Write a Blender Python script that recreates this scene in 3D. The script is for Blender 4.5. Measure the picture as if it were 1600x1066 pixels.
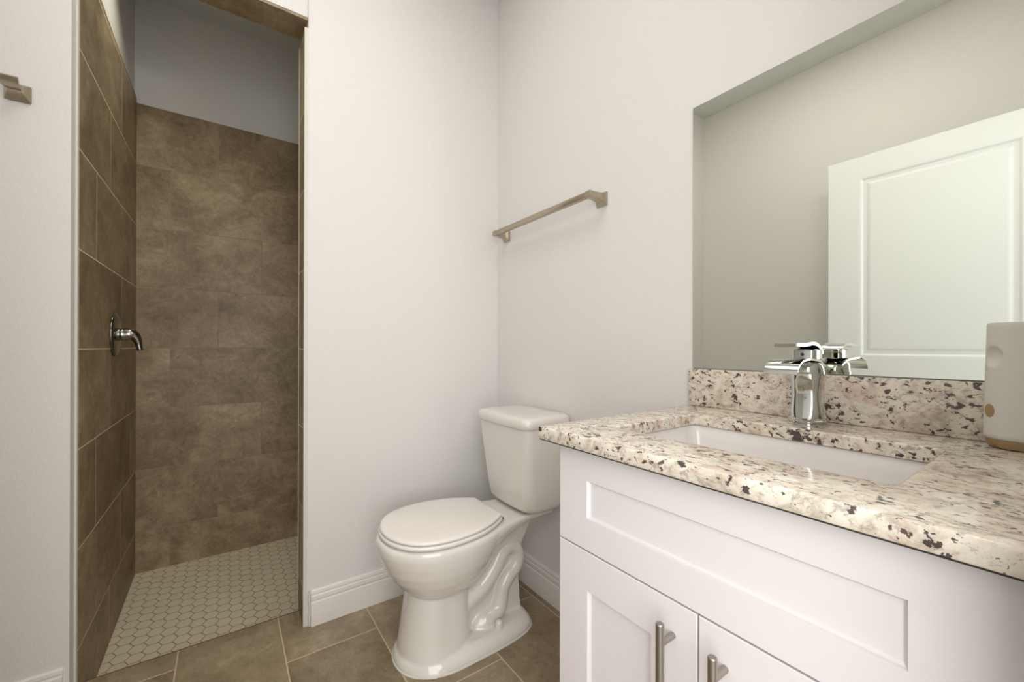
import bpy, bmesh, math, random
from math import radians as R, pi as PI, sin, cos
from mathutils import Vector, Matrix
random.seed(7)
for o in list(bpy.data.objects): bpy.data.objects.remove(o)
S = bpy.context.scene
C = S.collection

# ---------------------------------------------------------------- camera, world, exposure
H = 1.074
cam_d = bpy.data.cameras.new('camera'); cam = bpy.data.objects.new('camera', cam_d); C.objects.link(cam)
cam_d.sensor_fit = 'HORIZONTAL'; cam_d.sensor_width = 36.0
cam_d.lens = 630.4261/1600*36
cam_d.shift_x = (800-784.5682)/1600
cam_d.shift_y = (541.5991-533)/1600
cam_d.clip_start = 0.01
yaw, pit, rol = R(34.4049), R(-0.086), R(-0.1206)
fwd = Vector((sin(yaw)*cos(pit), cos(yaw)*cos(pit), -sin(pit)))
rgt = Vector((cos(yaw), -sin(yaw), 0)); upv = rgt.cross(fwd)
r2 = rgt*cos(rol)+upv*sin(rol)*-1; u2 = upv*cos(rol)+rgt*sin(rol)
M = Matrix((r2, u2, -fwd)).transposed().to_4x4(); M.translation = Vector((0, 0, H))
cam.matrix_world = M
S.camera = cam
S.view_settings.view_transform = 'Standard'; S.view_settings.look = 'None'
S.view_settings.gamma = 1; S.view_settings.use_curve_mapping = False
S.view_settings.exposure = 0.0
W_ = bpy.data.worlds.new('world'); S.world = W_; W_.use_nodes = True
bg = W_.node_tree.nodes['Background']; bg.inputs[0].default_value = (0.97, 0.98, 0.92, 1); bg.inputs[1].default_value = 1.0
def area(name, loc, rot, sx, sy, e, col):
    d = bpy.data.lights.new(name, 'AREA'); d.shape = 'RECTANGLE'; d.size = sx; d.size_y = sy; d.energy = e; d.color = col
    o = bpy.data.objects.new(name, d); C.objects.link(o); o.location = loc; o.rotation_euler = rot; return o
# added soft fill, shining in through the open doorway behind the camera
area('hall_fill', (-0.35, -0.70, 1.60), (R(90), 0, R(-32)), 1.5, 2.2, 42, (1.0, 0.99, 0.985))
# added unseen fill below the ceiling, evens out the room light
area('ceiling_fill', (0.10, 0.80, 2.84), (0, 0, 0), 0.9, 0.9, 10, (1.0, 0.96, 0.91))
sc_ = bpy.data.lights.new('shower_fill', 'SPOT'); sc_.energy = 30; sc_.spot_size = R(104); sc_.spot_blend = 1.0; sc_.shadow_soft_size = .06; sc_.color = (1.0, .95, .76)  # added unseen light to brighten the shower, no real fitting
sco = bpy.data.objects.new('shower_fill', sc_); C.objects.link(sco); sco.location = (-.16, 2.12, 2.835)
LAMP_W = 1.8      # watts of each of the three lamps of the vanity light

# ---------------------------------------------------------------- helpers
def new_mat(name, col=(.8, .8, .8), rough=.5, metal=0, spec=.5, coat=0):
    m = bpy.data.materials.new(name); m.use_nodes = True
    b = m.node_tree.nodes['Principled BSDF']
    b.inputs['Base Color'].default_value = (*col, 1); b.inputs['Roughness'].default_value = rough
    b.inputs['Metallic'].default_value = metal; b.inputs['Specular IOR Level'].default_value = spec
    b.inputs['Coat Weight'].default_value = coat
    return m
class NT:
    def __init__(s, m): s.m = m; s.t = m.node_tree; s.b = s.t.nodes['Principled BSDF']
    def n(s, typ, **k):
        q = s.t.nodes.new(typ)
        for a, v in k.items(): setattr(q, a, v)
        return q
    def l(s, a, b): s.t.links.new(a, b)
    def val(s, sock, v):
        if isinstance(v, (int, float)): sock.default_value = v
        elif isinstance(v, tuple): sock.default_value = v
        else: s.l(v, sock)
    def math(s, op, a, b=0.0, c=None):
        q = s.n('ShaderNodeMath', operation=op); s.val(q.inputs[0], a); s.val(q.inputs[1], b)
        if c is not None: s.val(q.inputs[2], c)
        return q.outputs[0]
    def mix(s, f, a, b, mode='MIX'):
        q = s.n('ShaderNodeMix', data_type='RGBA', blend_type=mode); s.val(q.inputs[0], f)
        s.val(q.inputs[6], (*a, 1) if isinstance(a, tuple) and len(a) == 3 else a)
        s.val(q.inputs[7], (*b, 1) if isinstance(b, tuple) and len(b) == 3 else b)
        return q.outputs[2]
    def noise(s, vec, scale, detail=4, rough=.5, dist=0):
        q = s.n('ShaderNodeTexNoise'); s.l(vec, q.inputs['Vector']); q.inputs['Scale'].default_value = scale
        q.inputs['Detail'].default_value = detail; q.inputs['Roughness'].default_value = rough; q.inputs['Distortion'].default_value = dist
        return q.outputs[0]
    def ramp(s, f, stops):
        q = s.n('ShaderNodeValToRGB'); s.l(f, q.inputs[0]); e = q.color_ramp.elements
        while len(e) < len(stops): e.new(.5)
        for i, (p, c) in enumerate(stops): e[i].position = p; e[i].color = (*c, 1) if isinstance(c, tuple) else (c, c, c, 1)
        return q.outputs[0]
    def step(s, f, lo, hi):
        q = s.n('ShaderNodeMapRange', interpolation_type='SMOOTHSTEP'); s.l(f, q.inputs[0])
        q.inputs[1].default_value = lo; q.inputs[2].default_value = hi; return q.outputs[0]
    def bump(s, h, strength, dist):
        q = s.n('ShaderNodeBump'); s.l(h, q.inputs['Height']); q.inputs['Strength'].default_value = strength
        q.inputs['Distance'].default_value = dist; s.l(q.outputs[0], s.b.inputs['Normal'])
    def obj(s): return s.n('ShaderNodeTexCoord').outputs['Object']
    def xyz(s, v):
        q = s.n('ShaderNodeSeparateXYZ'); s.l(v, q.inputs[0]); return q.outputs
    def comb(s, x, y, z):
        q = s.n('ShaderNodeCombineXYZ'); s.val(q.inputs[0], x); s.val(q.inputs[1], y); s.val(q.inputs[2], z); return q.outputs[0]
    def vadd(s, a, b):
        q = s.n('ShaderNodeVectorMath', operation='ADD'); s.l(a, q.inputs[0]); s.l(b, q.inputs[1]); return q.outputs[0]
    def vscale(s, a, f):
        q = s.n('ShaderNodeVectorMath', operation='MULTIPLY'); s.l(a, q.inputs[0]); q.inputs[1].default_value = f; return q.outputs[0]

TW, TT, TL = .3079, .2042, .6126
def tile_mat(name, U, V, u0, v0, grout, mode, a=0, shift=TT, dark=1.0, rough=.42, base=None, gw=.0016):
    """stone tile 12x24 in a running bond; U runs along the tile, V across the courses"""
    m = new_mat(name, rough=rough); t = NT(m)
    co = t.obj(); s = t.xyz(co); ix = {'x': 0, 'y': 1, 'z': 2}
    u, v = s[ix[U]], s[ix[V]]
    vr = t.math('DIVIDE', t.math('SUBTRACT', v, v0), TW); row = t.math('FLOOR', vr)
    if mode == 'mod3':
        sh = t.math('FLOORED_MODULO', t.math('ADD', row, a), 3.0); sh = t.math('MULTIPLY', sh, shift)
    else: sh = t.math('MULTIPLY', row, shift)
    ur = t.math('DIVIDE', t.math('SUBTRACT', t.math('SUBTRACT', u, u0), sh), TL); col = t.math('FLOOR', ur)
    fu = t.math('MULTIPLY', t.math('FRACT', ur), TL); fv = t.math('MULTIPLY', t.math('FRACT', vr), TW)
    du = t.math('MINIMUM', fu, t.math('SUBTRACT', TL, fu)); dv = t.math('MINIMUM', fv, t.math('SUBTRACT', TW, fv))
    d = t.math('MINIMUM', du, dv)
    g = t.step(d, gw*.75, gw*1.35)          # 0 in the grout, 1 on the tile
    wn = t.n('ShaderNodeTexWhiteNoise', noise_dimensions='3D'); t.l(t.comb(col, row, 3.3), wn.inputs[0])
    off = t.vscale(wn.outputs['Color'], (7.0, 7.0, 7.0)); vec = t.vadd(co, off)
    n1 = t.noise(vec, 3.2, 6, .62, .6); n2 = t.noise(vec, 11, 8, .7, 1.4); n3 = t.noise(vec, 60, 5, .7, .3)
    f = t.math('ADD', t.math('MULTIPLY', n1, .55), t.math('MULTIPLY', n2, .45))
    f = t.math('ADD', f, t.math('MULTIPLY', t.math('SUBTRACT', n3, .5), .22))
    f = t.math('ADD', f, t.math('MULTIPLY', t.math('SUBTRACT', wn.outputs['Value'], .5), .07))
    c0, c1, c2, c3 = base or ((.125, .083, .042), (.235, .170, .094), (.340, .263, .155), (.53, .44, .29))
    cc = t.ramp(f, [(.30, c0), (.45, c1), (.57, c2), (.74, c3)])
    vn = t.math('ABSOLUTE', t.math('SUBTRACT', t.noise(vec, 6.5, 9, .72, 2.2), .5))
    vein = t.math('MULTIPLY', t.math('SUBTRACT', 1.0, t.step(vn, .0, .022)), t.step(n1, .44, .62))
    cc = t.mix(t.math('MULTIPLY', vein, .32), cc, (.50, .42, .31))
    pit = t.math('SUBTRACT', 1.0, t.step(n3, .27, .36)); cc = t.mix(t.math('MULTIPLY', pit, .55), cc, (.085, .058, .034))
    cc = t.mix(g, grout, cc); t.l(cc, t.b.inputs['Base Color'])
    t.l(t.math('ADD', t.math('MULTIPLY', g, rough-.85), t.math('ADD', .85, t.math('MULTIPLY', n2, .12))), t.b.inputs['Roughness'])
    h = t.math('ADD', t.math('MULTIPLY', g, .8), t.math('MULTIPLY', n2, .22)); t.bump(h, .5, .0015)
    return m

def wall_mat(name, col, bump=.22):
    m = new_mat(name, col, .62, spec=.35); t = NT(m); co = t.obj()
    n = t.noise(co, 165, 3, .55, .4); n2 = t.noise(co, 60, 2, .5)
    h = t.math('ADD', t.step(n, .42, .68), t.math('MULTIPLY', n2, .5)); t.bump(h, bump, .0012)
    c = t.mix(t.math('MULTIPLY', t.noise(co, 1.3, 2), .12), col, tuple(c*.93 for c in col)); t.l(c, t.b.inputs['Base Color'])
    return m
def hex_mat(name):
    m = new_mat(name, rough=.38); t = NT(m); co = t.obj(); s = t.xyz(co)
    ff = .0525; R_ = ff/math.sqrt(3); cp = 1.5*R_      # flats face +-y, points face +-x
    x = t.math('SUBTRACT', s[0], -.3215); y = t.math('SUBTRACT', s[1], 1.988)
    def cell(ox, oy):
        xx = t.math('SUBTRACT', x, ox); yy = t.math('SUBTRACT', y, oy)
        ix = t.math('ROUND', t.math('DIVIDE', xx, 2*cp)); iy = t.math('ROUND', t.math('DIVIDE', yy, ff))
        lx = t.math('ABSOLUTE', t.math('SUBTRACT', xx, t.math('MULTIPLY', ix, 2*cp)))
        ly = t.math('ABSOLUTE', t.math('SUBTRACT', yy, t.math('MULTIPLY', iy, ff)))
        d = t.math('MAXIMUM', ly, t.math('ADD', t.math('MULTIPLY', lx, .8660254), t.math('MULTIPLY', ly, .5)))
        return d, ix, iy
    d1, i1, j1 = cell(0, 0); d2, i2, j2 = cell(cp, ff/2)
    d = t.math('MINIMUM', d1, d2); e = t.math('SUBTRACT', ff/2, d)
    sel = t.math('LESS_THAN', d1, d2)
    wn = t.n('ShaderNodeTexWhiteNoise', noise_dimensions='3D')
    t.l(t.comb(t.math('ADD', t.math('MULTIPLY', i1, sel), t.math('MULTIPLY', i2, t.math('SUBTRACT', 1.0, sel))),
               t.math('ADD', t.math('MULTIPLY', j1, sel), t.math('MULTIPLY', j2, t.math('SUBTRACT', 1.0, sel))), sel), wn.inputs[0])
    g = t.step(e, .0007, .0016)
    tc = t.mix(t.math('MULTIPLY', wn.outputs['Value'], .5), (.66, .59, .44), (.60, .53, .395))
    tc = t.mix(t.math('MULTIPLY', t.noise(co, 35, 5, .6), .35), tc, (.56, .49, .36))
    t.l(t.mix(g, (.17, .135, .095), tc), t.b.inputs['Base Color'])
    t.l(t.math('ADD', .75, t.math('MULTIPLY', g, -.40)), t.b.inputs['Roughness'])
    t.bump(t.step(e, 0, .003), .6, .0015); return m
def granite_mat(name):
    m = new_mat(name, rough=.12, spec=.5); t = NT(m); co = t.obj()
    rotn = t.n('ShaderNodeMapping'); t.l(co, rotn.inputs[0]); rotn.inputs['Rotation'].default_value = (.3, .2, .45); rotn.inputs['Scale'].default_value = (1.25, .8, 1.0)
    v = rotn.outputs[0]
    mid = t.noise(v, 26, 7, .68, 1.0)
    base = t.ramp(mid, [(.30, (.38, .33, .26)), (.40, (.56, .50, .41)), (.49, (.74, .67, .56)), (.60, (.80, .75, .65)), (.72, (.62, .60, .49))])
    pink = t.math('MULTIPLY', t.step(t.noise(t.vadd(v, t.comb(3., 5., 1.)), 20, 6, .68, .8), .51, .66), .60)
    base = t.mix(pink, base, (.60, .42, .33))
    grn = t.math('MULTIPLY', t.step(t.noise(t.vadd(v, t.comb(9., 2., 4.)), 15, 5, .62, .6), .60, .70), .45)
    base = t.mix(grn, base, (.47, .46, .32))
    gr = t.math('MULTIPLY', t.step(t.noise(t.vadd(v, t.comb(1., 7., 2.)), 85, 6, .75, .35), .515, .61), .66)
    base = t.mix(gr, base, (.31, .255, .205))
    clus = t.step(t.noise(t.vadd(v, t.comb(6., 1., 8.)), 18, 4, .62, .6), .38, .64)
    sp = t.noise(t.vadd(v, t.comb(2., 2., 6.)), 105, 3, .55, .35)
    dk = t.step(t.math('SUBTRACT', sp, t.math('SUBTRACT', .660, t.math('MULTIPLY', clus, .100))), 0.0, .018)
    sp2 = t.noise(t.vadd(v, t.comb(8., 3., 3.)), 52, 4, .6, .5)
    dk2 = t.step(t.math('SUBTRACT', sp2, t.math('SUBTRACT', .672, t.math('MULTIPLY', clus, .085))), 0.0, .016)
    dd = t.math('MAXIMUM', dk, dk2)
    dc = t.mix(t.step(t.noise(t.vadd(v, t.comb(4., 4., 4.)), 22, 2, .5), .45, .60), (.035, .025, .026), (.105, .030, .028))
    base = t.mix(t.math('MULTIPLY', dd, .93), base, dc)
    t.l(base, t.b.inputs['Base Color']); return m

M_ = {}
M_['wall'] = wall_mat('painted_wall', (.745, .728, .708))
M_['ceil'] = wall_mat('painted_ceiling', (.74, .74, .73), .5)
M_['trim'] = new_mat('white_trim_paint', (.77, .74, .705), .36)
M_['door'] = new_mat('white_door_paint', (.74, .755, .775), .5)
M_['cab'] = new_mat('white_cabinet_paint', (.735, .69, .69), .36)
M_['dark'] = new_mat('shadow_line_dark', (.03, .025, .02), .8)
M_['back_tile'] = tile_mat('shower_back_tile', 'x', 'z', -.2377, 1.065, (.30, .235, .16), 'mod3', a=1)
M_['side_tile'] = tile_mat('shower_side_tile', 'y', 'z', 1.9558, 1.065, (.75, .62, .46), 'mod3', a=-1, gw=.0019)
M_['floor_tile'] = tile_mat('floor_tile', 'y', 'x', .3178, .1728, (.52, .42, .29), 'lin', shift=.2176, rough=.36, gw=.0021,
    base=((.14, .098, .055), (.235, .175, .106), (.31, .242, .155), (.43, .355, .25)))
M_['hex'] = hex_mat('hexagon_mosaic')
M_['granite'] = granite_mat('granite')
M_['china'] = new_mat('bone_white_china', (.75, .715, .665), .09, coat=.3)
M_['seat'] = new_mat('white_plastic_seat', (.79, .755, .71), .22)
M_['basin'] = new_mat('white_basin_glaze', (.80, .77, .75), .10, coat=.3)
M_['chrome'] = new_mat('polished_chrome', (.62, .63, .61), .07, 1)
M_['nickel'] = new_mat('brushed_nickel', (.46, .40, .305), .27, 1)
M_['steel'] = new_mat('brushed_steel', (.40, .365, .32), .30, 1)
M_['darkchrome'] = new_mat('dark_polished_nickel', (.30, .285, .26), .14, 1)
M_['mirror'] = new_mat('mirror_silver', (.86, .885, .80), .0, 1)
M_['mirror_edge'] = new_mat('mirror_edge', (.35, .42, .36), .2)
M_['caulk'] = new_mat('pale_caulk', (.66, .64, .58), .5)
M_['plastic'] = new_mat('cream_plastic', (.66, .64, .57), .5)
M_['tan'] = new_mat('tan_plastic', (.34, .23, .105), .4)
M_['rubber'] = new_mat('dark_rubber', (.06, .05, .045), .6)
mg = new_mat('lit_glass_globe', (1, 1, 1), .3); mg.node_tree.nodes['Principled BSDF'].inputs['Emission Color'].default_value = (1.0, .90, .78, 1)
mg.node_tree.nodes['Principled BSDF'].inputs['Emission Strength'].default_value = 1.2; M_['globe'] = mg
t_ = NT(M_['plastic']); t_.bump(t_.noise(t_.obj(), 420, 2, .5), .35, .0006)
t_ = NT(M_['nickel']); _v = t_.vscale(t_.obj(), (40, 3, 400)); t_.l(t_.math('ADD', .22, t_.math('MULTIPLY', t_.noise(_v, 6, 2), .14)), t_.b.inputs['Roughness'])
t_ = NT(M_['steel']); _v = t_.vscale(t_.obj(), (300, 300, 6)); t_.l(t_.math('ADD', .22, t_.math('MULTIPLY', t_.noise(_v, 6, 2), .16)), t_.b.inputs['Roughness'])
for k in ('china', 'basin', 'seat', 'cab', 'door', 'trim', 'caulk'):
    t_ = NT(M_[k]); c = tuple(t_.b.inputs['Base Color'].default_value)[:3]
    t_.l(t_.mix(t_.math('MULTIPLY', t_.noise(t_.obj(), 4, 3), .10), c, tuple(q*.955 for q in c)), t_.b.inputs['Base Color'])

def mesh_of(bm, name, mat, smooth=False, angle=35):
    bm.normal_update(); me = bpy.data.meshes.new(name); bm.to_mesh(me); bm.free()
    mats = mat if isinstance(mat, (list, tuple)) else [mat]
    for q in mats: me.materials.append(q)
    if smooth:
        me.polygons.foreach_set('use_smooth', [True]*len(me.polygons))
        if angle: me.set_sharp_from_angle(angle=R(angle))
    return me
def obj(name, bm, mat, parent=None, smooth=True, angle=35, origin=None):
    """links ONE mesh object; coordinates in bm are world coordinates"""
    org = Vector(origin) if origin is not None else Vector((0, 0, 0))
    if parent is not None: org = world_loc(parent) if origin is None else org
    bmesh.ops.translate(bm, verts=bm.verts, vec=-org)
    o = bpy.data.objects.new(name, mesh_of(bm, name, mat, smooth, angle)); C.objects.link(o)
    if parent is not None:
        o.parent = parent; o.location = org-world_loc(parent)
    else: o.location = org
    return o
def world_loc(o):
    v = Vector(o.location)
    while o.parent: o = o.parent; v += Vector(o.location)
    return v
def thing(name, label, cat, loc, group=None):
    o = bpy.data.objects.new(name, None); C.objects.link(o); o.location = loc; o.empty_display_size = .05
    return tag(o, label, cat, group)
def tag(o, label, cat, group=None):
    o['label'] = label; o['category'] = cat
    if group: o['group'] = group
    return o
def struct(o, label=None):
    o['kind'] = 'structure'
    if label: o['label'] = label
    return o
def box(bm, x0, x1, y0, y1, z0, z1, bev=0, seg=2):
    vs = [bm.verts.new((x, y, z)) for x in (x0, x1) for y in (y0, y1) for z in (z0, z1)]
    idx = [(0, 1, 3, 2), (4, 6, 7, 5), (0, 4, 5, 1), (2, 3, 7, 6), (0, 2, 6, 4), (1, 5, 7, 3)]
    fs = [bm.faces.new([vs[i] for i in q]) for q in idx]
    if bev:
        es = list({e for f in fs for e in f.edges})
        bmesh.ops.bevel(bm, geom=es, offset=bev, segments=seg, profile=.5, affect='EDGES')
    return bm
def B(*a, **k): return box(bmesh.new(), *a, **k)
def loft(bm, rings, cap0=True, cap1=True, closed=True):
    """rings: lists of equal length of points"""
    vr = [[bm.verts.new(p) for p in r] for r in rings]; n = len(vr[0])
    for a, b in zip(vr, vr[1:]):
        for i in range(n if closed else n-1):
            j = (i+1) % n; bm.faces.new((a[i], a[j], b[j], b[i]))
    if cap0: bm.faces.new(list(reversed(vr[0])))
    if cap1: bm.faces.new(vr[-1])
    return bm
def finish(bm):
    bmesh.ops.recalc_face_normals(bm, faces=bm.faces); return bm
def sweep(bm, pts, rad, n=16, caps=True):
    """round tube along pts, rad a number or a list"""
    P = [Vector(p) for p in pts]; rs = rad if isinstance(rad, (list, tuple)) else [rad]*len(P)
    T = [(P[min(i+1, len(P)-1)]-P[max(i-1, 0)]).normalized() for i in range(len(P))]
    up = Vector((0, 0, 1)) if abs(T[0].z) < .9 else Vector((1, 0, 0)); N = (up-T[0]*up.dot(T[0])).normalized(); rings = []
    for i, p in enumerate(P):
        N = (N-T[i]*N.dot(T[i])).normalized(); Bn = T[i].cross(N)
        rings.append([p+(N*cos(2*PI*k/n)+Bn*sin(2*PI*k/n))*rs[i] for k in range(n)])
    return loft(bm, rings, caps, caps)
def catmull(pts, k=6):
    P = [Vector(p) for p in pts]; out = []
    for i in range(len(P)-1):
        a, b, c, d = P[max(i-1, 0)], P[i], P[i+1], P[min(i+2, len(P)-1)]
        for s in range(k):
            t = s/k; out.append(.5*((2*b)+(c-a)*t+(2*a-5*b+4*c-d)*t*t+(3*b-3*c+d-a)*t**3))
    out.append(P[-1]); return out
def lathe(bm, prof, c, n=48, axis='z', cap=True):
    rings = []
    for r, h in prof:
        ring = []
        for k in range(n):
            a = 2*PI*k/n; x, y = r*cos(a), r*sin(a)
            if axis == 'z': q = (c[0]+x, c[1]+y, c[2]+h)
            elif axis == 'x': q = (c[0]+h, c[1]+x, c[2]+y)
            else: q = (c[0]+x, c[1]+h, c[2]+y)
            ring.append(q)
        rings.append(ring)
    return finish(loft(bm, rings, cap, cap))
def rrect(x0, x1, y0, y1, r, z=None, n=6):
    pts = []
    for cx_, cy_, a0 in ((x1-r, y1-r, 0), (x0+r, y1-r, 90), (x0+r, y0+r, 180), (x1-r, y0+r, 270)):
        for k in range(n+1):
            a = R(a0+90*k/n); p = (cx_+r*cos(a), cy_+r*sin(a)); pts.append(p if z is None else (p[0], p[1], z))
    return pts
def prism(bm, pts2, y0, y1, plane='xz'):
    """extrudes a polygon of (a,b) along the third axis"""
    f = {'xz': lambda p, t: (p[0], t, p[1]), 'xy': lambda p, t: (p[0], p[1], t), 'yz': lambda p, t: (t, p[0], p[1])}[plane]
    return finish(loft(bm, [[f(p, y0) for p in pts2], [f(p, y1) for p in pts2]]))

# ---------------------------------------------------------------- room shell
XR, YP, XE, YS, XS, XL, ZC, YB = 1.1354, 1.7005, .2476, 2.7073, -.372, -.80, 2.85, .018
TH = .12; HZ = 2.338
def S_(name, bm, mat, label=None, **k): return struct(obj(name, bm, mat, smooth=False, **k), label)
S_('floor', B(XL-.0, XR, YB-TH, 1.82, -.12, 0), M_['floor_tile'], 'brown stone-look tile floor of the bathroom')
S_('ceiling', B(XL-.1, XR+.1, YB-TH, YS+.12, ZC, ZC+.1), M_['ceil'])
S_('wall_right', B(XR, XR+.1, YB-TH, YS+.12, -.12, ZC), M_['wall'])
S_('wall_left', B(XL-.1, XL, YB-TH, YP, -.12, ZC), M_['wall'])
# rear wall with the doorway the camera stands in
bm = bmesh.new(); box(bm, XL, -.40, YB-TH, YB, 0, ZC); box(bm, .50, XR, YB-TH, YB, 0, ZC); box(bm, -.40, .50, YB-TH, YB, 2.07, ZC)
S_('wall_rear', bm, M_['wall'])
bm = bmesh.new(); box(bm, -.40, -.385, YB-TH-.005, YB+.001, 0, 2.07); box(bm, .485, .50, YB-TH-.005, YB+.001, 0, 2.07); box(bm, -.385, .485, YB-TH-.005, YB+.001, 2.055, 2.07)
S_('door_frame', bm, M_['trim'])
# stub wall left of the shower opening
S_('wall_shower_stub', B(XL, XS-.006, YP, 1.832, -.12, ZC), M_['wall'])
# partition between toilet and shower
S_('wall_back', B(XE+.012, XR, YP, 1.832, -.12, ZC), M_['wall'])
S_('wall_header', B(XS-.006, XE+.012, YP+.012, 1.832, HZ+.01, ZC), M_['wall'])
S_('trim_tiled_soffit', B(XS-.0005, XE+.0118, YP+.014, 1.842, HZ, HZ+.0101), M_['side_tile'], 'brown tiles under the header of the shower opening')
S_('wall_shower_left', B(XS-.12, XS-.010, 1.832, YS+.11, -.12, ZC), M_['wall'])
S_('wall_shower_back', B(XS-.010, XR, YS+.010, YS+.11, -.12, ZC), M_['wall'])
# tiled linings of the shower
S_('trim_tiled_shower_back', B(XS-.010, XR, YS, YS+.0101, -.12, 2.297), M_['back_tile'], 'brown stone-look tiles on the shower back wall')
S_('trim_tiled_shower_side', B(XS-.0101, XS, 1.755, YS, -.12, 2.318, bev=0), M_['side_tile'], 'brown stone-look tiles on the shower left wall')
bm = bmesh.new(); box(bm, XE, XE+.012, 1.712, 1.842, -.12, 2.300); box(bm, XE+.012, XR, 1.832, 1.842, -.12, 2.300)
S_('trim_tiled_partition_end', bm, M_['side_tile'], 'brown tiles wrapping the end of the partition')
bm = bmesh.new(); box(bm, XE-.0015, XE+.0125, 1.7015, 1.7125, 0, 2.300, bev=.001); box(bm, XE-.0015, XE+.001, 1.8405, 1.8440, -.09, 2.300)
S_('trim_corner_bead', bm, M_['caulk'], 'pale caulked edge of the partition corner')
S_('trim_shower_jamb', B(XS-.0062, XS-.0005, 1.741, 1.756, -.08, 2.34, bev=.001), M_['caulk'], 'pale caulked edge between painted jamb and shower tile')
# shower pan, falling gently to the front, a little below the room floor
bm = bmesh.new(); zb, zf = -.068, -.095
loft(bm, [[(XS, 1.80, zf), (XR, 1.80, zf), (XR, YS+.004, zb), (XS, YS+.004, zb)], [(XS, 1.80, -.14), (XR, 1.80, -.14), (XR, YS+.004, -.14), (XS, YS+.004, -.14)]]); finish(bm)
S_('floor_shower', bm, M_['hex'], 'cream hexagon mosaic floor of the shower')
S_('trim_threshold', B(XS, XE+.03, 1.8195, 1.826, -.12, -.0006, bev=.0005), M_['rubber'])

def base_profile(h=.134):      # (distance from wall, height)
    return [(0, 0), (.0145, 0), (.0145, .086), (.0135, .090), (.0105, .0925), (.0105, .096), (.0125, .100), (.0115, .112), (.0085, .116), (.0082, .1195), (.0095, .122), (.0075, h-.003), (.004, h), (0, h)]
def baseboard_y(x0, x1, yw, sgn, m0=0, m1=0):   # runs along x on a wall at y = yw, towards -y if sgn=-1
    pr = base_profile(); rings = []
    for xe, mm in ((x0, m0), (x1, m1)): rings.append([(xe+mm*d, yw+sgn*d, z) for d, z in pr])
    return finish(loft(bmesh.new(), rings))
def baseboard_x(y0, y1, xw, sgn, m0=0, m1=0):
    pr = base_profile(); rings = []
    for ye, mm in ((y0, m0), (y1, m1)): rings.append([(xw+sgn*d, ye+mm*d, z) for d, z in pr])
    return finish(loft(bmesh.new(), rings))
struct(obj('baseboard_back', baseboard_y(XE+.024, XR, YP, -1, 0, -1), M_['trim'], angle=25))
struct(obj('baseboard_right', baseboard_x(.64, YP, XR, -1, 0, -1), M_['trim'], angle=25))
struct(obj('baseboard_left', baseboard_x(YB, YP, XL, 1, 0, -1), M_['trim'], angle=25))
struct(obj('baseboard_stub', baseboard_y(XL, XS-.018, YP, -1, 1, 0), M_['trim'], angle=25))
bm = bmesh.new()
sweep(bm, catmull([(XE+.020, YP-.004, .002), (XE+.019, YP-.006, .03), (XE+.0215, YP-.004, .07), (XE+.019, YP-.005, .1), (XE+.021, YP-.003, .137)], 5), [.005]*21, 8); 
bm.normal_update(); struct(obj('trim_caulk_bead', finish(bm), M_['caulk']), 'rough bead of caulk at the baseboard end')

# ---------------------------------------------------------------- door standing open along the left side
dr = bmesh.new(); dx0, dx1, dy0, dy1, dz1 = -.393, -.358, .022, .783, 2.030
box(dr, dx0, dx1-.008, dy0, dy1, .012, dz1)
st = .125; rails = [(.012, .23), (.80, 1.03), (dz1-.105, dz1)]
box(dr, dx1-.008, dx1, dy0, dy0+st, .012, dz1, bev=.0012); box(dr, dx1-.008, dx1, dy1-st, dy1, .012, dz1, bev=.0012)
for a, b in rails: box(dr, dx1-.008, dx1, dy0+st, dy1-st, a, b)
door = obj('door_1', dr, M_['door'], smooth=False, origin=(dx1, dy0, 0)); struct(door, 'white two-panel interior door standing open, seen in the mirror')
for a, b in ((.23, .80), (1.03, dz1-.105)):
    pn = bmesh.new(); xf = dx1-.0079
    r = lambda i, x: [(x, dy0+st+i, a+i), (x, dy1-st-i, a+i), (x, dy1-st-i, b-i), (x, dy0+st+i, b-i)]
    loft(pn, [r(0, dx1-.0002), r(.008, dx1-.001), r(.016, xf+.0008), r(.030, xf+.0008), r(.040, dx1-.0035), r(.046, dx1-.003)], False, True)
    bmesh.ops.recalc_face_normals(pn, faces=pn.faces)
    obj('door_panel', pn, M_['door'], door, smooth=False)
hd = bmesh.new()
for s_ in (1,):
    lathe(hd, [(.0, .0), (.032, .0), (.032, .006), (.012, .010), (.011, .040), (.0, .042)], (dx1, dy1-.07, .93), axis='x', n=32, cap=False)
    sweep(hd, [(dx1+.040, dy1-.07, .93), (dx1+.046, dy1-.10, .93), (dx1+.047, dy1-.185, .928)], [.009, .009, .007], 12)
obj('door_handle', finish(hd), M_['nickel'], door)

# ---------------------------------------------------------------- mirror
my0, my1, mz0, mz1 = .030, .6605, 1.0145, 1.776
mir = thing('wall_mirror', 'large frameless mirror on the wall above the granite backsplash', 'mirror', (XR, (my0+my1)/2, mz0))
bm = B(XR-.006, XR-.0005, my0, my1, mz0, mz1)
obj('glass_edge', bm, M_['mirror_edge'], mir, smooth=False)['label'] = 'thin green glass edge'
bm = bmesh.new(); x = XR-.0062; i1 = .0006
loft(bm, [[(XR-.0055, my0, mz0), (XR-.0055, my1, mz0), (XR-.0055, my1, mz1), (XR-.0055, my0, mz1)],
          [(x, my0+i1, mz0+i1), (x, my1-i1, mz0+i1), (x, my1-i1, mz1-i1), (x, my0+i1, mz1-i1)]], False, True); bmesh.ops.recalc_face_normals(bm, faces=bm.faces)
obj('reflecting_face', bm, M_['mirror'], mir, smooth=False)

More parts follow.
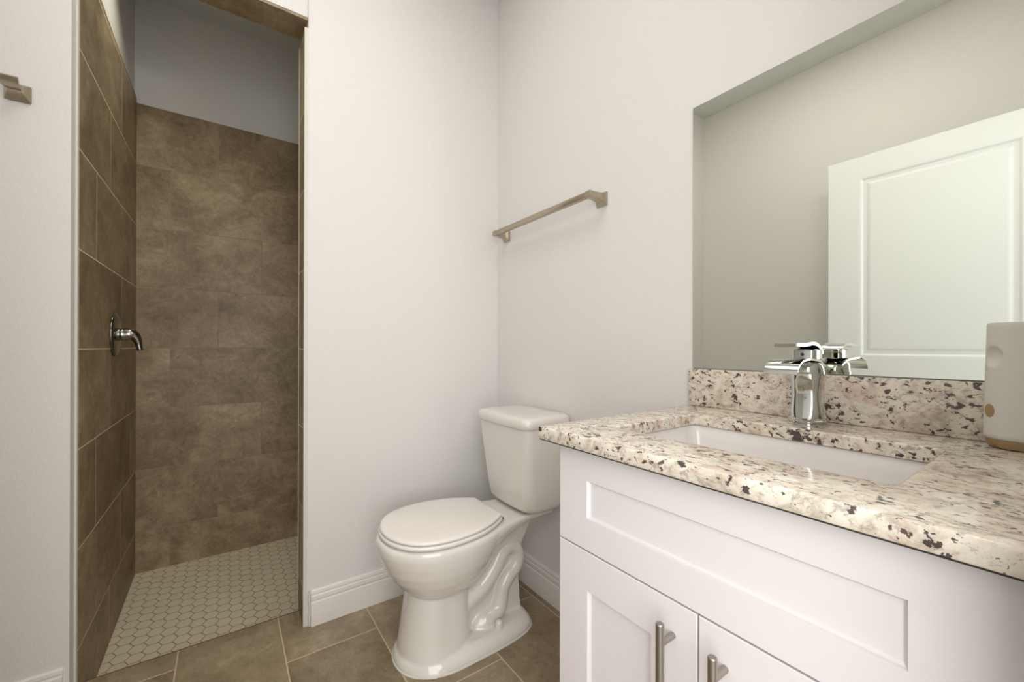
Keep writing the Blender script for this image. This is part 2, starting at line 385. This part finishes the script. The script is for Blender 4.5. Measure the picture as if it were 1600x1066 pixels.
# ---------------------------------------------------------------- vanity light above the mirror (source of the warm light)
vl = thing('vanity_light', 'three-lamp bath light bar on the wall above the mirror', 'light', (XR, .25, 2.06))
obj('back_plate', B(XR-.02, XR-.0005, 0.06, .44, 2.04, 2.09, bev=.004), M_['nickel'], vl)
LD = Vector((-1, .12, -.2)).normalized()
for y in (.12, .25, .38):
    p0 = Vector((XR-.018, y, 2.07)); p1 = Vector((.90, y, 2.07)); obj('arm', sweep(bmesh.new(), [p0, p1], .008, 12), M_['nickel'], vl)
    q_ = LD.to_track_quat('Z', 'Y').to_matrix().to_4x4()
    cup = lathe(bmesh.new(), [(.0, -.012), (.018, -.012), (.034, .004), (.045, .040), (.043, .040), (.032, .006), (.0, .004)], (0, 0, 0), n=32, cap=False)
    bmesh.ops.transform(cup, matrix=Matrix.Translation(p1) @ q_, verts=cup.verts); sh = obj('lamp_shade', cup, M_['nickel'], vl)
    gl = lathe(bmesh.new(), [(0, .034), (.040, .034), (.040, .037), (0, .037)], (0, 0, 0), n=32, cap=False)
    bmesh.ops.transform(gl, matrix=Matrix.Translation(p1) @ q_, verts=gl.verts); obj('lens', gl, M_['globe'], sh)
    ld_ = bpy.data.lights.new('lamp', 'AREA'); ld_.shape = 'DISK'; ld_.size = .08; ld_.energy = LAMP_W; ld_.color = (1.0, .94, .88)
    lo = bpy.data.objects.new('lamp', ld_); C.objects.link(lo); lo.location = p1+LD*.042; lo.rotation_euler = LD.to_track_quat('-Z', 'Y').to_euler()

# ---------------------------------------------------------------- countertop with sink cutout, backsplash
ZT, TKN = .907, .026
cx0, cx1, cy0, cy1 = .547, XR-.0005, .024, .664
sx0, sx1, sy0, sy1 = .672, .975, .135, .566
def loop_pts(o_, i_, z): return o_, i_
def slab():
    bm = bmesh.new(); n = 6
    outer = lambda i, z: [(p[0], p[1], z) for p in rrect(cx0+i, cx1, cy0+i, cy1-i, .004, n=n)]
    inner = lambda i, z: [(p[0], p[1], z) for p in rrect(sx0-i, sx1+i, sy0-i, sy1+i, .016+i, n=n)]
    b = .004; zt, z0 = ZT, ZT-TKN
    seq_o = [(b, zt), (b*.45, zt-b*.12), (b*.12, zt-b*.45), (0, zt-b), (0, z0+.0015), (.0015, z0)]
    seq_i = [(b, zt), (b*.45, zt-b*.12), (b*.12, zt-b*.45), (0, zt-b), (0, z0)]
    Ro = [[bm.verts.new(p) for p in outer(i, z)] for i, z in seq_o]; Ri = [[bm.verts.new(p) for p in inner(i, z)] for i, z in seq_i]
    m = len(Ro[0])
    for Q in (Ro, Ri):
        for a, c in zip(Q, Q[1:]):
            for k in range(m): bm.faces.new((a[k], a[(k+1) % m], c[(k+1) % m], c[k]))
    for a, c in ((Ro[0], Ri[0]), (Ro[-1], Ri[-1])):
        for k in range(m): bm.faces.new((a[k], a[(k+1) % m], c[(k+1) % m], c[k]))
    return finish(bm)
ct = thing('countertop', 'speckled cream granite countertop with rectangular sink cutout on the white vanity', 'countertop', ((cx0+cx1)/2, (cy0+cy1)/2, ZT-TKN))
obj('slab', slab(), M_['granite'], ct, angle=50, origin=(0, 0, 0))
ul = obj('shadow_strip', B(cx0+.003, cx0+.060, cy0+.002, cy1-.003, ZT-TKN-.0024, ZT-TKN-.0002), M_['dark'], ct, smooth=False); ul['label'] = 'thin dark strip drawn as the shadow line under the slab'  # dark strip stands in for the line of shade below the slab
bs = obj('backsplash', B(XR-.0203, XR-.0003, cy0, cy1+.001, ZT+.0005, 1.0125, bev=.002), M_['granite'], origin=(0, 0, 0))
tag(bs, 'speckled granite backsplash strip between countertop and mirror', 'backsplash')

sk = thing('undermount_sink', 'white rectangular basin set under the granite cutout', 'sink', ((sx0+sx1)/2, (sy0+sy1)/2, .74))
bm = bmesh.new(); z0 = ZT-TKN-.0006; g_ = .006
rr = lambda i, z, r: [(p[0], p[1], z) for p in rrect(sx0-g_+i, sx1+g_-i, sy0-g_+i, sy1+g_-i, r, n=8)]
loft(bm, [rr(-.022, z0, .03), rr(-.001, z0, .022), rr(.002, z0-.003, .024), rr(.006, z0-.03, .03), rr(.012, z0-.09, .04), rr(.024, z0-.125, .05), rr(.055, z0-.140, .06), rr(.11, z0-.145, .03)], False, True)
loft(bm, [rr(-.022, z0, .03), rr(-.022, z0-.012, .03), rr(-.008, z0-.016, .03), rr(-.004, z0-.09, .04), rr(.012, z0-.14, .05), rr(.10, z0-.157, .04)], False, True)
bmesh.ops.remove_doubles(bm, verts=bm.verts, dist=1e-5)
obj('basin', finish(bm), M_['basin'], sk, angle=60)
obj('drain', lathe(bmesh.new(), [(.0, .0), (.022, .0), (.022, .003), (.016, .004), (.014, .001), (0, .001)], ((sx0+sx1)/2, (sy0+sy1)/2, z0-.1448), cap=False), M_['chrome'], sk)

# ---------------------------------------------------------------- vanity cabinet
vy0, vy1, vx0 = .030, .628, .577
zc1 = ZT-TKN-.0028
va = thing('vanity_cabinet', 'white shaker vanity cabinet under the granite countertop', 'cabinet', ((vx0+XR)/2, (vy0+vy1)/2, 0))
bm = bmesh.new(); t2 = .018
box(bm, vx0+.020, XR-.001, vy1-t2, vy1-.001, .0, zc1, bev=.001); box(bm, vx0+.020, XR-.001, vy0, vy0+t2, .0, zc1, bev=.001)
box(bm, vx0+.0215, XR-.002, vy0+t2, vy1-t2, .10, .118); box(bm, vx0+.0205, vx0+.040, vy0+t2, vy1-t2, .845, zc1-.002)
box(bm, vx0+.0205, vx0+.040, vy0+t2, vy1-t2, .655, .700)
box(bm, XR-.012, XR-.002, vy0+t2, vy1-t2, .118, zc1-.002)
obj('carcass', bm, M_['cab'], va, smooth=False)
obj('toe_kick', B(vx0+.07, vx0+.085, vy0+t2, vy1-t2, .0005, .10), M_['cab'], va, smooth=False)
def shaker(y0, y1, z0, z1, sw, rw, rec=.0065, bev=.0045):
    """flat frame with a recessed flat panel; front face at x=vx0"""
    bm = bmesh.new(); x = vx0
    rct = lambda xx, i, ext=(0, 0): [(xx, y0+i, z0+i), (xx, y1-i, z0+i), (xx, y1-i, z1-i), (xx, y0+i, z1-i)]
    inn = lambda xx, i: [(xx, y0+sw+i, z0+rw+i), (xx, y1-sw-i, z0+rw+i), (xx, y1-sw-i, z1-rw-i), (xx, y0+sw+i, z1-rw-i)]
    loft(bm, [rct(x+.0195, 0), rct(x+.0012, 0), rct(x, .0012), inn(x, 0), inn(x+rec*.55, .0012), inn(x+rec, bev), ], True, True)
    return finish(bm)
zs = .679
obj('drawer_front', shaker(vy0, vy1, zs+.0015, zc1-.001, .076, .062), M_['cab'], va, smooth=False)
ym = (vy0+vy1)/2
for y0, y1, hy in ((ym+.0015, vy1, ym+.040), (vy0, ym-.0015, ym-.040)):
    d = obj('door', shaker(y0, y1, .105, zs-.0015, .078, .074), M_['cab'], va, smooth=False)
    hb = bmesh.new(); xh = vx0-.034
    lathe(hb, [(0, -.001), (.0050, -.001), (.0063, 0), (.0063, .198), (.0050, .1995), (0, .1995)], (xh, hy, .457), n=24, cap=False)
    for z in (.489, .625): sweep(hb, [(xh, hy, z), (vx0+.0002, hy, z)], .0050, 14)
    obj('handle', finish(hb), M_['steel'], d)['label'] = 'brushed steel bar handle'

# ---------------------------------------------------------------- faucet
FX, FY = 1.048, .350
fa = thing('faucet', 'polished chrome single-handle waterfall faucet on the granite behind the sink', 'faucet', (FX, FY, ZT))
def sq(cx_, cy_, rx, ry, z, e=2.0, n=40):
    out = []
    for k in range(n):
        a = 2*PI*k/n; c, s = cos(a), sin(a)
        out.append((cx_+rx*math.copysign(abs(c)**(2/e), c), cy_+ry*math.copysign(abs(s)**(2/e), s), z))
    return out
bm = bmesh.new()
prof = [(.0375, 0, 2), (.0380, .002, 2), (.0380, .005, 2), (.0350, .0065, 2), (.0350, .008, 2), (.0370, .0095, 2), (.0370, .012, 2), (.0340, .014, 2), (.0345, .0165, 2)]
loft(bm, [sq(FX, FY, r, r, ZT+.0003+h, e) for r, h, e in prof])
obj('base', finish(bm), M_['chrome'], fa, angle=30)
bm = bmesh.new()
prof = [(.0325, .0165, 2.2), (.0310, .025, 2.6), (.0285, .040, 3.0), (.0268, .055, 3.2), (.0265, .068, 3.2), (.0275, .082, 3.0), (.0295, .096, 2.7), (.0315, .106, 2.4), (.0320, .111, 2.2)]
loft(bm, [sq(FX, FY, r, r, ZT+h, e, 48) for r, h, e in prof])
obj('body', finish(bm), M_['chrome'], fa, angle=40)
bm = bmesh.new()      # domed head under the spout
loft(bm, [sq(FX, FY, .0325, .0300, ZT+.111, 2.2), sq(FX, FY, .0335, .0300, ZT+.116, 2.2), sq(FX-.002, FY, .032, .029, ZT+.124, 2.2), sq(FX-.004, FY, .027, .027, ZT+.132, 2.2), sq(FX-.006, FY, .019, .022, ZT+.1375, 2.2), sq(FX-.006, FY, .006, .008, ZT+.1395, 2)])
obj('head', finish(bm), M_['chrome'], fa, angle=60)
def ribbon(path, y0, y1, th, flare=None, nseg=10, dish=0):
    """sheet following path (x,z) with width y0..y1 and thickness th"""
    bm = bmesh.new(); P = catmull([(a, 0, b) for a, b in path], 6); rings = []
    for i, p in enumerate(P):
        tq = (P[min(i+1, len(P)-1)]-P[max(i-1, 0)]).normalized(); nn = Vector((-tq.z, 0, tq.x))
        if nn.z < 0: nn = -nn
        w = flare(i/(len(P)-1)) if flare else 1.0; yc, hw = (y0+y1)/2, (y1-y0)/2*w
        top, bot = [], []
        for k in range(nseg+1):
            s = -1+2*k/nseg; dz = dish*s*s
            base = Vector((p.x, yc+hw*s, p.z+dz)); top.append(base+nn*th/2); bot.append(base-nn*th/2)
        rings.append([tuple(q) for q in top+bot[::-1]])
    loft(bm, rings); finish(bm); return bm
sp = [(.9115, 1.0215), (.9165, 1.0330), (.926, 1.0420), (.942, 1.0480), (.963, 1.0505), (.992, 1.0500), (1.022, 1.0480), (1.050, 1.0440), (1.076, 1.0340)]
obj('spout', ribbon(sp, .3205, .3795, .0035, lambda t: 1.0 if t < .55 else 1.0-.22*((t-.55)/.45), dish=-.0005), M_['chrome'], fa, angle=40)
bm = bmesh.new(); loft(bm, [[(q[0], q[1], z) for q in rrect(1.020+i, 1.074-i, .329+i, .371-i, .008, n=5)] for i, z in ((.003, 1.0475), (0, 1.0500), (0, 1.0690), (.002, 1.0710))])
hdl = obj('handle', finish(bm), M_['chrome'], fa, angle=40)
lv = [(.932, 1.0785), (.950, 1.0790), (.975, 1.0788), (.996, 1.0800), (1.018, 1.0822), (1.040, 1.0800), (1.060, 1.0725), (1.073, 1.0610)]
obj('lever', ribbon(lv, .3295, .3705, .0068, lambda t: .92+.08*t, dish=.001), M_['chrome'], hdl, angle=40)
bm = bmesh.new(); lathe(bm, [(0, 0), (.0030, 0), (.0030, -.0015), (0, -.0015)], (1.0202, .350, 1.060), axis='x', n=16, cap=False)
obj('set_screw', finish(bm), M_['rubber'], hdl)

# ---------------------------------------------------------------- cream dispenser on the counter
DX, DY = 1.078, .062
dp = thing('night_light', 'cream plastic cylinder with an oval dimple and tan base on the counter', 'appliance', (DX, DY, ZT))
def ell(z, rx, ry, n=56): return [(DX+rx*cos(2*PI*k/n), DY+ry*sin(2*PI*k/n), z) for k in range(n)]
obj('base', finish(loft(bmesh.new(), [ell(ZT+.0004, .0255, .0345), ell(ZT+.002, .0285, .0375), ell(ZT+.010, .0315, .0410), ell(ZT+.016, .0320, .0418)])), M_['tan'], dp, angle=40)['label'] = 'tan base'
bm = bmesh.new(); pr_ = [(ZT+.0162, .0318, .0415), (ZT+.018, .0332, .0432), (ZT+.024, .0336, .0436)]
pr_ += [(ZT+.024+.181*k/66, .0336-.0036*k/66, .0436-.0041*k/66) for k in range(1, 67)]
pr_ += [(ZT+.2085, .0292, .0387), (ZT+.2095, .0275, .0370), (ZT+.2095, .0255, .035), (ZT+.206, .024, .0335)]
loft(bm, [ell(z, a, b, 150) for z, a, b in pr_]); finish(bm)
DA = R(128)
for v in bm.verts:      # oval dimple pressed into the side
    a = math.atan2((v.co.y-DY)/.0415, (v.co.x-DX)/.0318); q = math.hypot((a-DA)*.040/.0165, (v.co.z-1.060)/.0180)
    if q < 1: v.co -= Vector((cos(DA), sin(DA), 0))*.0085*(1-q**2.5)
obj('shell', bm, M_['plastic'], dp, angle=50)
def disc_on(name, ang, z, r, mat, prof, label=None):
    a = ang; nx, ny = cos(a), sin(a); tz = (z-ZT)/.21; rx, ry = .0336-.0034*tz, .0436-.0040*tz
    p = Vector((DX+rx*cos(a), DY+ry*sin(a), z)); nrm = Vector((cos(a)/rx, sin(a)/ry, 0)).normalized()
    q = Vector((-nrm.y, nrm.x, 0)); rings = [[p+nrm*h+q*r*s*cos(2*PI*k/28)*(rx_)+Vector((0, 0, 1))*r*s*sin(2*PI*k/28)*rz_ for k in range(28)] for (s, h) in prof for rx_, rz_ in [(.8, 1.15)]]
    o = obj(name, finish(loft(bmesh.new(), rings)), mat, dp, angle=50)
    if label: o['label'] = label
disc_on('button', R(125), .969, .0088, M_['tan'], [(1.15, -.001), (1.1, .0007), (1.0, .0009), (.4, .0009)], 'tan round button')

# ---------------------------------------------------------------- towel bar
TB = thing('towel_bar', 'brushed nickel towel bar on the right wall above the toilet tank', 'towel bar', (XR, 1.31, 1.61))
def bracket(y, inner):     # square post on a flared wall plate
    bm = bmesh.new(); z = 1.612
    sqr = lambda x, hy, hz, dz=0: [(x, y-hy, z-hz+dz), (x, y+hy, z-hz+dz), (x, y+hy, z+hz+dz), (x, y-hy, z+hz+dz)]
    loft(bm, [sqr(XR-.0003, .024, .024), sqr(XR-.006, .024, .024), sqr(XR-.014, .020, .0175, .003), sqr(XR-.024, .0145, .0135, .0055), sqr(XR-.056, .0118, .0118, .0062), sqr(XR-.0795, .0118, .0118, .0062)])
    bmesh.ops.bevel(bm, geom=list(bm.edges), offset=.0012, segments=2, affect='EDGES', clamp_overlap=True)
    return finish(bm)
obj('bracket', bracket(1.009, 1), M_['nickel'], TB, angle=30); obj('bracket', bracket(1.614, -1), M_['nickel'], TB, angle=30)
obj('rail', B(XR-.0785, XR-.0600, 1.012, 1.612, 1.6078, 1.6285, bev=.0012), M_['nickel'], TB)

# ---------------------------------------------------------------- robe hook on the stub wall
RH = thing('robe_hook', 'brushed nickel robe hook with square flared plate left of the shower opening', 'hook', (-.482, YP, 1.788))
bm = bmesh.new(); hx, hz = -.482, 1.783
rq = lambda d, a, b, dz=0, dx=0: [(hx-a+dx, YP-d, hz-b+dz), (hx+a+dx, YP-d, hz-b+dz), (hx+a+dx, YP-d, hz+b+dz), (hx-a+dx, YP-d, hz+b+dz)]
loft(bm, [rq(.0003, .026, .024), rq(.005, .026, .024), rq(.016, .0185, .0150), rq(.026, .0135, .0100, .002), rq(.034, .0130, .0080, .003)])
bmesh.ops.bevel(bm, geom=list(bm.edges), offset=.0012, segments=2, affect='EDGES', clamp_overlap=True)
obj('plate', finish(bm), M_['nickel'], RH, angle=30)
bm = bmesh.new()
pth = catmull([(0, YP-.030, hz+.000), (0, YP-.040, hz-.002), (0, YP-.052, hz-.002), (0, YP-.064, hz+.003), (0, YP-.074, hz+.011)], 5); rings = []
for i, p in enumerate(pth):
    tq = (pth[min(i+1, len(pth)-1)]-pth[max(i-1, 0)]).normalized(); nn = Vector((0, tq.z, -tq.y)); w = .0145+.006*i/len(pth); th = .0035
    rings.append([tuple(Vector((hx-w, p.y, p.z))+nn*th), tuple(Vector((hx+w, p.y, p.z))+nn*th), tuple(Vector((hx+w, p.y, p.z))-nn*th), tuple(Vector((hx-w, p.y, p.z))-nn*th)])
loft(bm, rings); obj('prong', finish(bm), M_['nickel'], RH, angle=40)

# ---------------------------------------------------------------- shower valve
VY, VZ = 2.235, 1.122
SV = thing('shower_valve', 'dark polished shower valve with round plate and curved lever on the tiled side wall', 'shower valve', (XS, VY, VZ))
obj('escutcheon', lathe(bmesh.new(), [(0, .0004), (.088, .0004), (.090, .003), (.089, .006), (.080, .0095), (.060, .012), (.030, .0135), (0, .0135)], (XS, VY, VZ), axis='x', n=56, cap=False), M_['darkchrome'], SV, angle=60)
bm = lathe(bmesh.new(), [(0, .010), (.026, .010), (.026, .018), (.0225, .020), (.0225, .024), (.026, .026), (.025, .032), (0, .034)], (XS, VY, VZ), axis='x', n=40, cap=False)
obj('collar', bm, M_['darkchrome'], SV, angle=40)
bm = bmesh.new(); pl = catmull([(XS+.024, VY, VZ), (XS+.046, VY, VZ+.001), (XS+.060, VY, VZ-.006), (XS+.070, VY, VZ-.024), (XS+.0745, VY, VZ-.045), (XS+.0785, VY, VZ-.066)], 6)
rs = [.0215, .0212, .021, .0208, .0206, .0204, .0202, .020, .0195, .019, .0182, .0175, .0165, .0158, .015, .0142, .0135, .0128, .012, .0114, .0108, .0102, .0097, .0092, .0090, .0088, .0086, .0085, .0085, .0083, .006]
sweep(bm, pl, [r_*1.22 for r_ in rs], 20); obj('lever', finish(bm), M_['darkchrome'], SV, angle=60)

# ---------------------------------------------------------------- toilet
TY = 1.328
TO = thing('toilet', 'bone white two-piece toilet with closed lid in the corner beside the vanity', 'toilet', (.74, TY, 0))
def egg(xf, xm, xb, hw, z, ef=2.0, eb=2.4, n=64):
    out = []
    for k in range(n):
        a = 2*PI*k/n; c, s = cos(a), sin(a)
        if c < 0: e, rx = ef, xm-xf
        else: e, rx = eb, xb-xm
        out.append((xm+rx*math.copysign(abs(c)**(2/e), c), TY+hw*math.copysign(abs(s)**(2/e), s), z))
    return out
parts = bmesh.new()
def lf(rings): b = bmesh.new(); loft(b, rings); finish(b); me = bpy.data.meshes.new('t'); b.to_mesh(me); b.free(); parts.from_mesh(me); bpy.data.meshes.remove(me)
def lt(b): finish(b); me = bpy.data.meshes.new('t'); b.to_mesh(me); b.free(); parts.from_mesh(me); bpy.data.meshes.remove(me)
# bowl
lf([egg(.535, .625, .735, .088, .226), egg(.521, .62, .745, .104, .233), egg(.506, .62, .765, .121, .245), egg(.483, .62, .790, .140, .268), egg(.458, .62, .820, .156, .298), egg(.437, .62, .845, .169, .333),
    egg(.422, .62, .865, .178, .370), egg(.414, .62, .88, .182, .398), egg(.4145, .62, .885, .182, .416), egg(.420, .62, .885, .177, .4275), egg(.432, .62, .88, .165, .4295)])
# stem: front column of the pedestal
lf([egg(.476, .60, .775, .140, .0), egg(.480, .60, .770, .136, .012), egg(.487, .60, .745, .122, .035), egg(.493, .60, .732, .113, .08, eb=3.6), egg(.502, .60, .728, .107, .14, eb=3.6), egg(.513, .60, .726, .102, .20, eb=3.4), egg(.520, .62, .72, .098, .26)])
# floor plate
lf([egg(.474, .66, .997, .142, .0, 2.2, 4.2), egg(.474, .66, .999, .143, .012, 2.2, 4.2), egg(.480, .66, .992, .138, .026, 2.2, 4.2), egg(.49, .66, .980, .128, .040, 2.2, 4.0), egg(.50, .66, .965, .112, .048, 2.2, 3.6)])
# web at the back of the pedestal
lf([[(.60, TY-.052, .02), (.968, TY-.052, .02), (.968, TY+.052, .02), (.60, TY+.052, .02)], [(.60, TY-.046, .20), (.958, TY-.046, .20), (.958, TY+.046, .20), (.60, TY+.046, .20)], [(.60, TY-.05, .30), (.975, TY-.05, .30), (.975, TY+.05, .30), (.60, TY+.05, .30)], [(.66, TY-.07, .40), (1.01, TY-.07, .40), (1.01, TY+.07, .40), (.66, TY+.07, .40)]])
# deck from bowl to tank, arched below
dk = []
for x, hw, zb_ in ((.74, .165, .33), (.80, .150, .345), (.86, .128, .366), (.92, .112, .382), (.98, .108, .396), (1.04, .112, .402), (1.085, .112, .404)):
    dk.append([(x, TY+hw*a, zb_+(.4295-zb_)*b) for a, b in ((-.72, 0), (-.95, .35), (-1, .72), (-.975, .93), (-.93, 1), (.93, 1), (.975, .93), (1, .72), (.95, .35), (.72, 0))])
lf(dk)
# trapway relief on both sides
for sgn in (-1, 1):
    o_ = lambda a, z, d=.048: (a, TY+sgn*d, z)
    main = catmull([o_(.655, .135, .04), o_(.72, .160, .050), (.785, TY+sgn*.050, .190), o_(.835, .238, .048), o_(.868, .282, .046), o_(.902, .300, .044), o_(.938, .288, .046), o_(.950, .252, .048), o_(.935, .216, .050), o_(.902, .190, .052), o_(.878, .160, .052), o_(.868, .120, .052), o_(.855, .085, .052), o_(.82, .068, .05), o_(.785, .058, .046), o_(.765, .040, .044)], 6)
    n_ = len(main); rad = [.036 if i < 20 else (.036-.008*min(1, (i-20)/14) if i < 62 else .028+.006*min(1, (i-62)/10)) for i in range(n_)]
    b = bmesh.new(); sweep(b, main, rad, 20); lt(b)
    b = bmesh.new(); sweep(b, catmull([o_(.78, .045, .05), o_(.80, .060, .055), o_(.82, .062, .05)], 4), .034, 16); lt(b)
me = bpy.data.meshes.new('raw'); parts.to_mesh(me); parts.free()
raw = bpy.data.objects.new('raw', me); C.objects.link(raw)
md = raw.modifiers.new('r', 'REMESH'); md.mode = 'VOXEL'; md.voxel_size = .0036; md.use_smooth_shade = True
ms = raw.modifiers.new('s', 'SMOOTH'); ms.factor = .5; ms.iterations = 6
dg = bpy.context.evaluated_depsgraph_get(); bowl_me = bpy.data.meshes.new_from_object(raw.evaluated_get(dg)); bpy.data.objects.remove(raw)
bb = bmesh.new(); bb.from_mesh(bowl_me); bpy.data.meshes.remove(bowl_me)
for v in bb.verts: v.co.z = max(v.co.z, .0006)
bowl = obj('bowl', bb, M_['china'], TO, angle=0)
for sgn in (-1, 1):
    obj('bolt_cap', lathe(bmesh.new(), [(.0155, 0), (.0150, .006), (.0135, .028), (.012, .034), (.008, .037), (0, .038)], (.829, TY+sgn*.101, .036), n=28), M_['china'], bowl, angle=60)
# seat and lid
def outline(dx=0, dw=0):
    pr = [(.4315, 0), (.4335, .030), (.4415, .061), (.456, .092), (.478, .123), (.510, .148), (.555, .165), (.605, .1725), (.655, .171), (.705, .163), (.755, .1475), (.800, .125), (.832, .103), (.843, .094)]
    P = catmull([(a, b, 0) for a, b in pr], 5); xc = .63
    up = [((p.x-xc)*(1+dx)+xc, p.y*(1+dw)) for p in P]
    return [(a, TY+b) for a, b in up]+[(a, TY-b) for a, b in reversed(up[1:])]
OL = outline()
def scaled(k, z, off=0): 
    xc = .640
    return [((a-xc)*k+xc+off, (b-TY)*k+TY, z) for a, b in OL]
obj('seat', finish(loft(bmesh.new(), [scaled(.975, .4300, 0), scaled(.990, .4340), scaled(1.018, .4350), scaled(1.026, .4385), scaled(1.026, .4415), scaled(1.018, .4455), scaled(1.0, .4468)])), M_['seat'], TO, angle=50)
rings = [scaled(.95, .4470), scaled(.965, .4492), scaled(.998, .4502), scaled(1.008, .4525), scaled(1.006, .4560), scaled(.995, .4590), scaled(.97, .4606), scaled(.90, .4620), scaled(.6, .4635), scaled(.25, .4640)]
obj('lid', finish(loft(bmesh.new(), rings)), M_['seat'], TO, angle=50)
for sgn in (-1, 1):
    obj('hinge', sweep(bmesh.new(), [(.853, TY+sgn*.060, .4400), (.853, TY+sgn*.092, .4400)], .0085, 14), M_['seat'], TO)
    obj('hinge_pin', sweep(bmesh.new(), [(.848, TY+sgn*.0925, .4400), (.848, TY+sgn*.0975, .4400)], .0045, 12), M_['rubber'], TO)['label'] = 'dark hinge pin'
# tank
def tk(x0, x1, hw, z, r, bow=.012, n=10):
    out = []
    for x, y in rrect(x0, x1, -hw, hw, r, n=n):
        k = max(0, 1-(x-x0)/.06); out.append((x-bow*k*(cos(min(1, abs(y)/hw)*PI/2)), TY+y, z))
    return out
# denser front edge so that the bow reads as a curve
def tk2(x0, x1, hw, z, r, bow=.012, ch=0):
    out = []; n = 10
    def arc(cx_, cy_, a0):
        for k in range(n+1):
            a = R(a0+90*k/n); out.append([cx_+r*cos(a), cy_+r*sin(a)])
    arc(x1-r*.5-r*.5, hw-r, 0); arc(x0+r, hw-r, 90)
    for k in range(1, 16): out.append([x0, (hw-r)*(1-2*k/16)])
    arc(x0+r, -hw+r, 180); arc(x1-r, -hw+r, 270)
    return [(x-bow*max(0, 1-(x-x0)/.08)*max(0, cos(y/hw*PI/2)), TY+y, z) for x, y in out]
tx1 = XR-.014
tank = obj('tank', finish(loft(bmesh.new(), [tk2(.985, tx1-.01, .105, .4310, .04, .006), tk2(.955, tx1-.006, .128, .4350, .045, .008), tk2(.940, tx1-.002, .140, .446, .045, .010), tk2(.933, tx1, .146, .462, .042, .012), tk2(.926, tx1, .152, .52, .036), tk2(.914, tx1, .162, .64, .032), tk2(.905, tx1, .170, .735, .03), tk2(.903, tx1, .172, .7685, .03)])), M_['china'], TO, angle=60)
ld = [tk2(.905, tx1, .170, .7690, .03), tk2(.897, tx1+.004, .177, .7694, .032), tk2(.894, tx1+.005, .180, .7725, .034), tk2(.894, tx1+.005, .180, .792, .036), tk2(.896, tx1+.004, .178, .801, .038), tk2(.902, tx1, .172, .808, .038), tk2(.912, tx1-.006, .163, .8115, .036), tk2(.94, tx1-.03, .135, .8130, .03), tk2(.98, tx1-.06, .09, .8134, .02)]
obj('tank_lid', finish(loft(bmesh.new(), ld)), M_['china'], TO, angle=60)
em = bmesh.new()      # small printed emblem: an oval with a leaf-like stroke
ex, ey, ez = .8977, 1.250, .7310
ring = lambda a, b, x: [(x, ey+a*cos(2*PI*k/28), ez+b*sin(2*PI*k/28)) for k in range(28)]
loft(em, [ring(.0030, .0062, ex+.004), ring(.0030, .0062, ex-.0003), ring(.0016, .0046, ex-.0004)], False, True)
obj('emblem', finish(em), M_['rubber'], tank)['label'] = 'tiny dark printed emblem'
cr = bmesh.new(); ov = lambda k, z: [(.735+(p[0]-.735)*k, TY+(p[1]-TY)*(k+.008), z) for p in egg(.474, .66, .999, .143, 0, 2.2, 4.2)]
loft(cr, [ov(1.012, .0003), ov(1.012, .003), ov(1.0, .0055), ov(.97, .0055), ov(.97, .0003)], False, False)
obj('caulk_line', finish(cr), M_['caulk'], TO)['label'] = 'cream line of caulk around the foot'
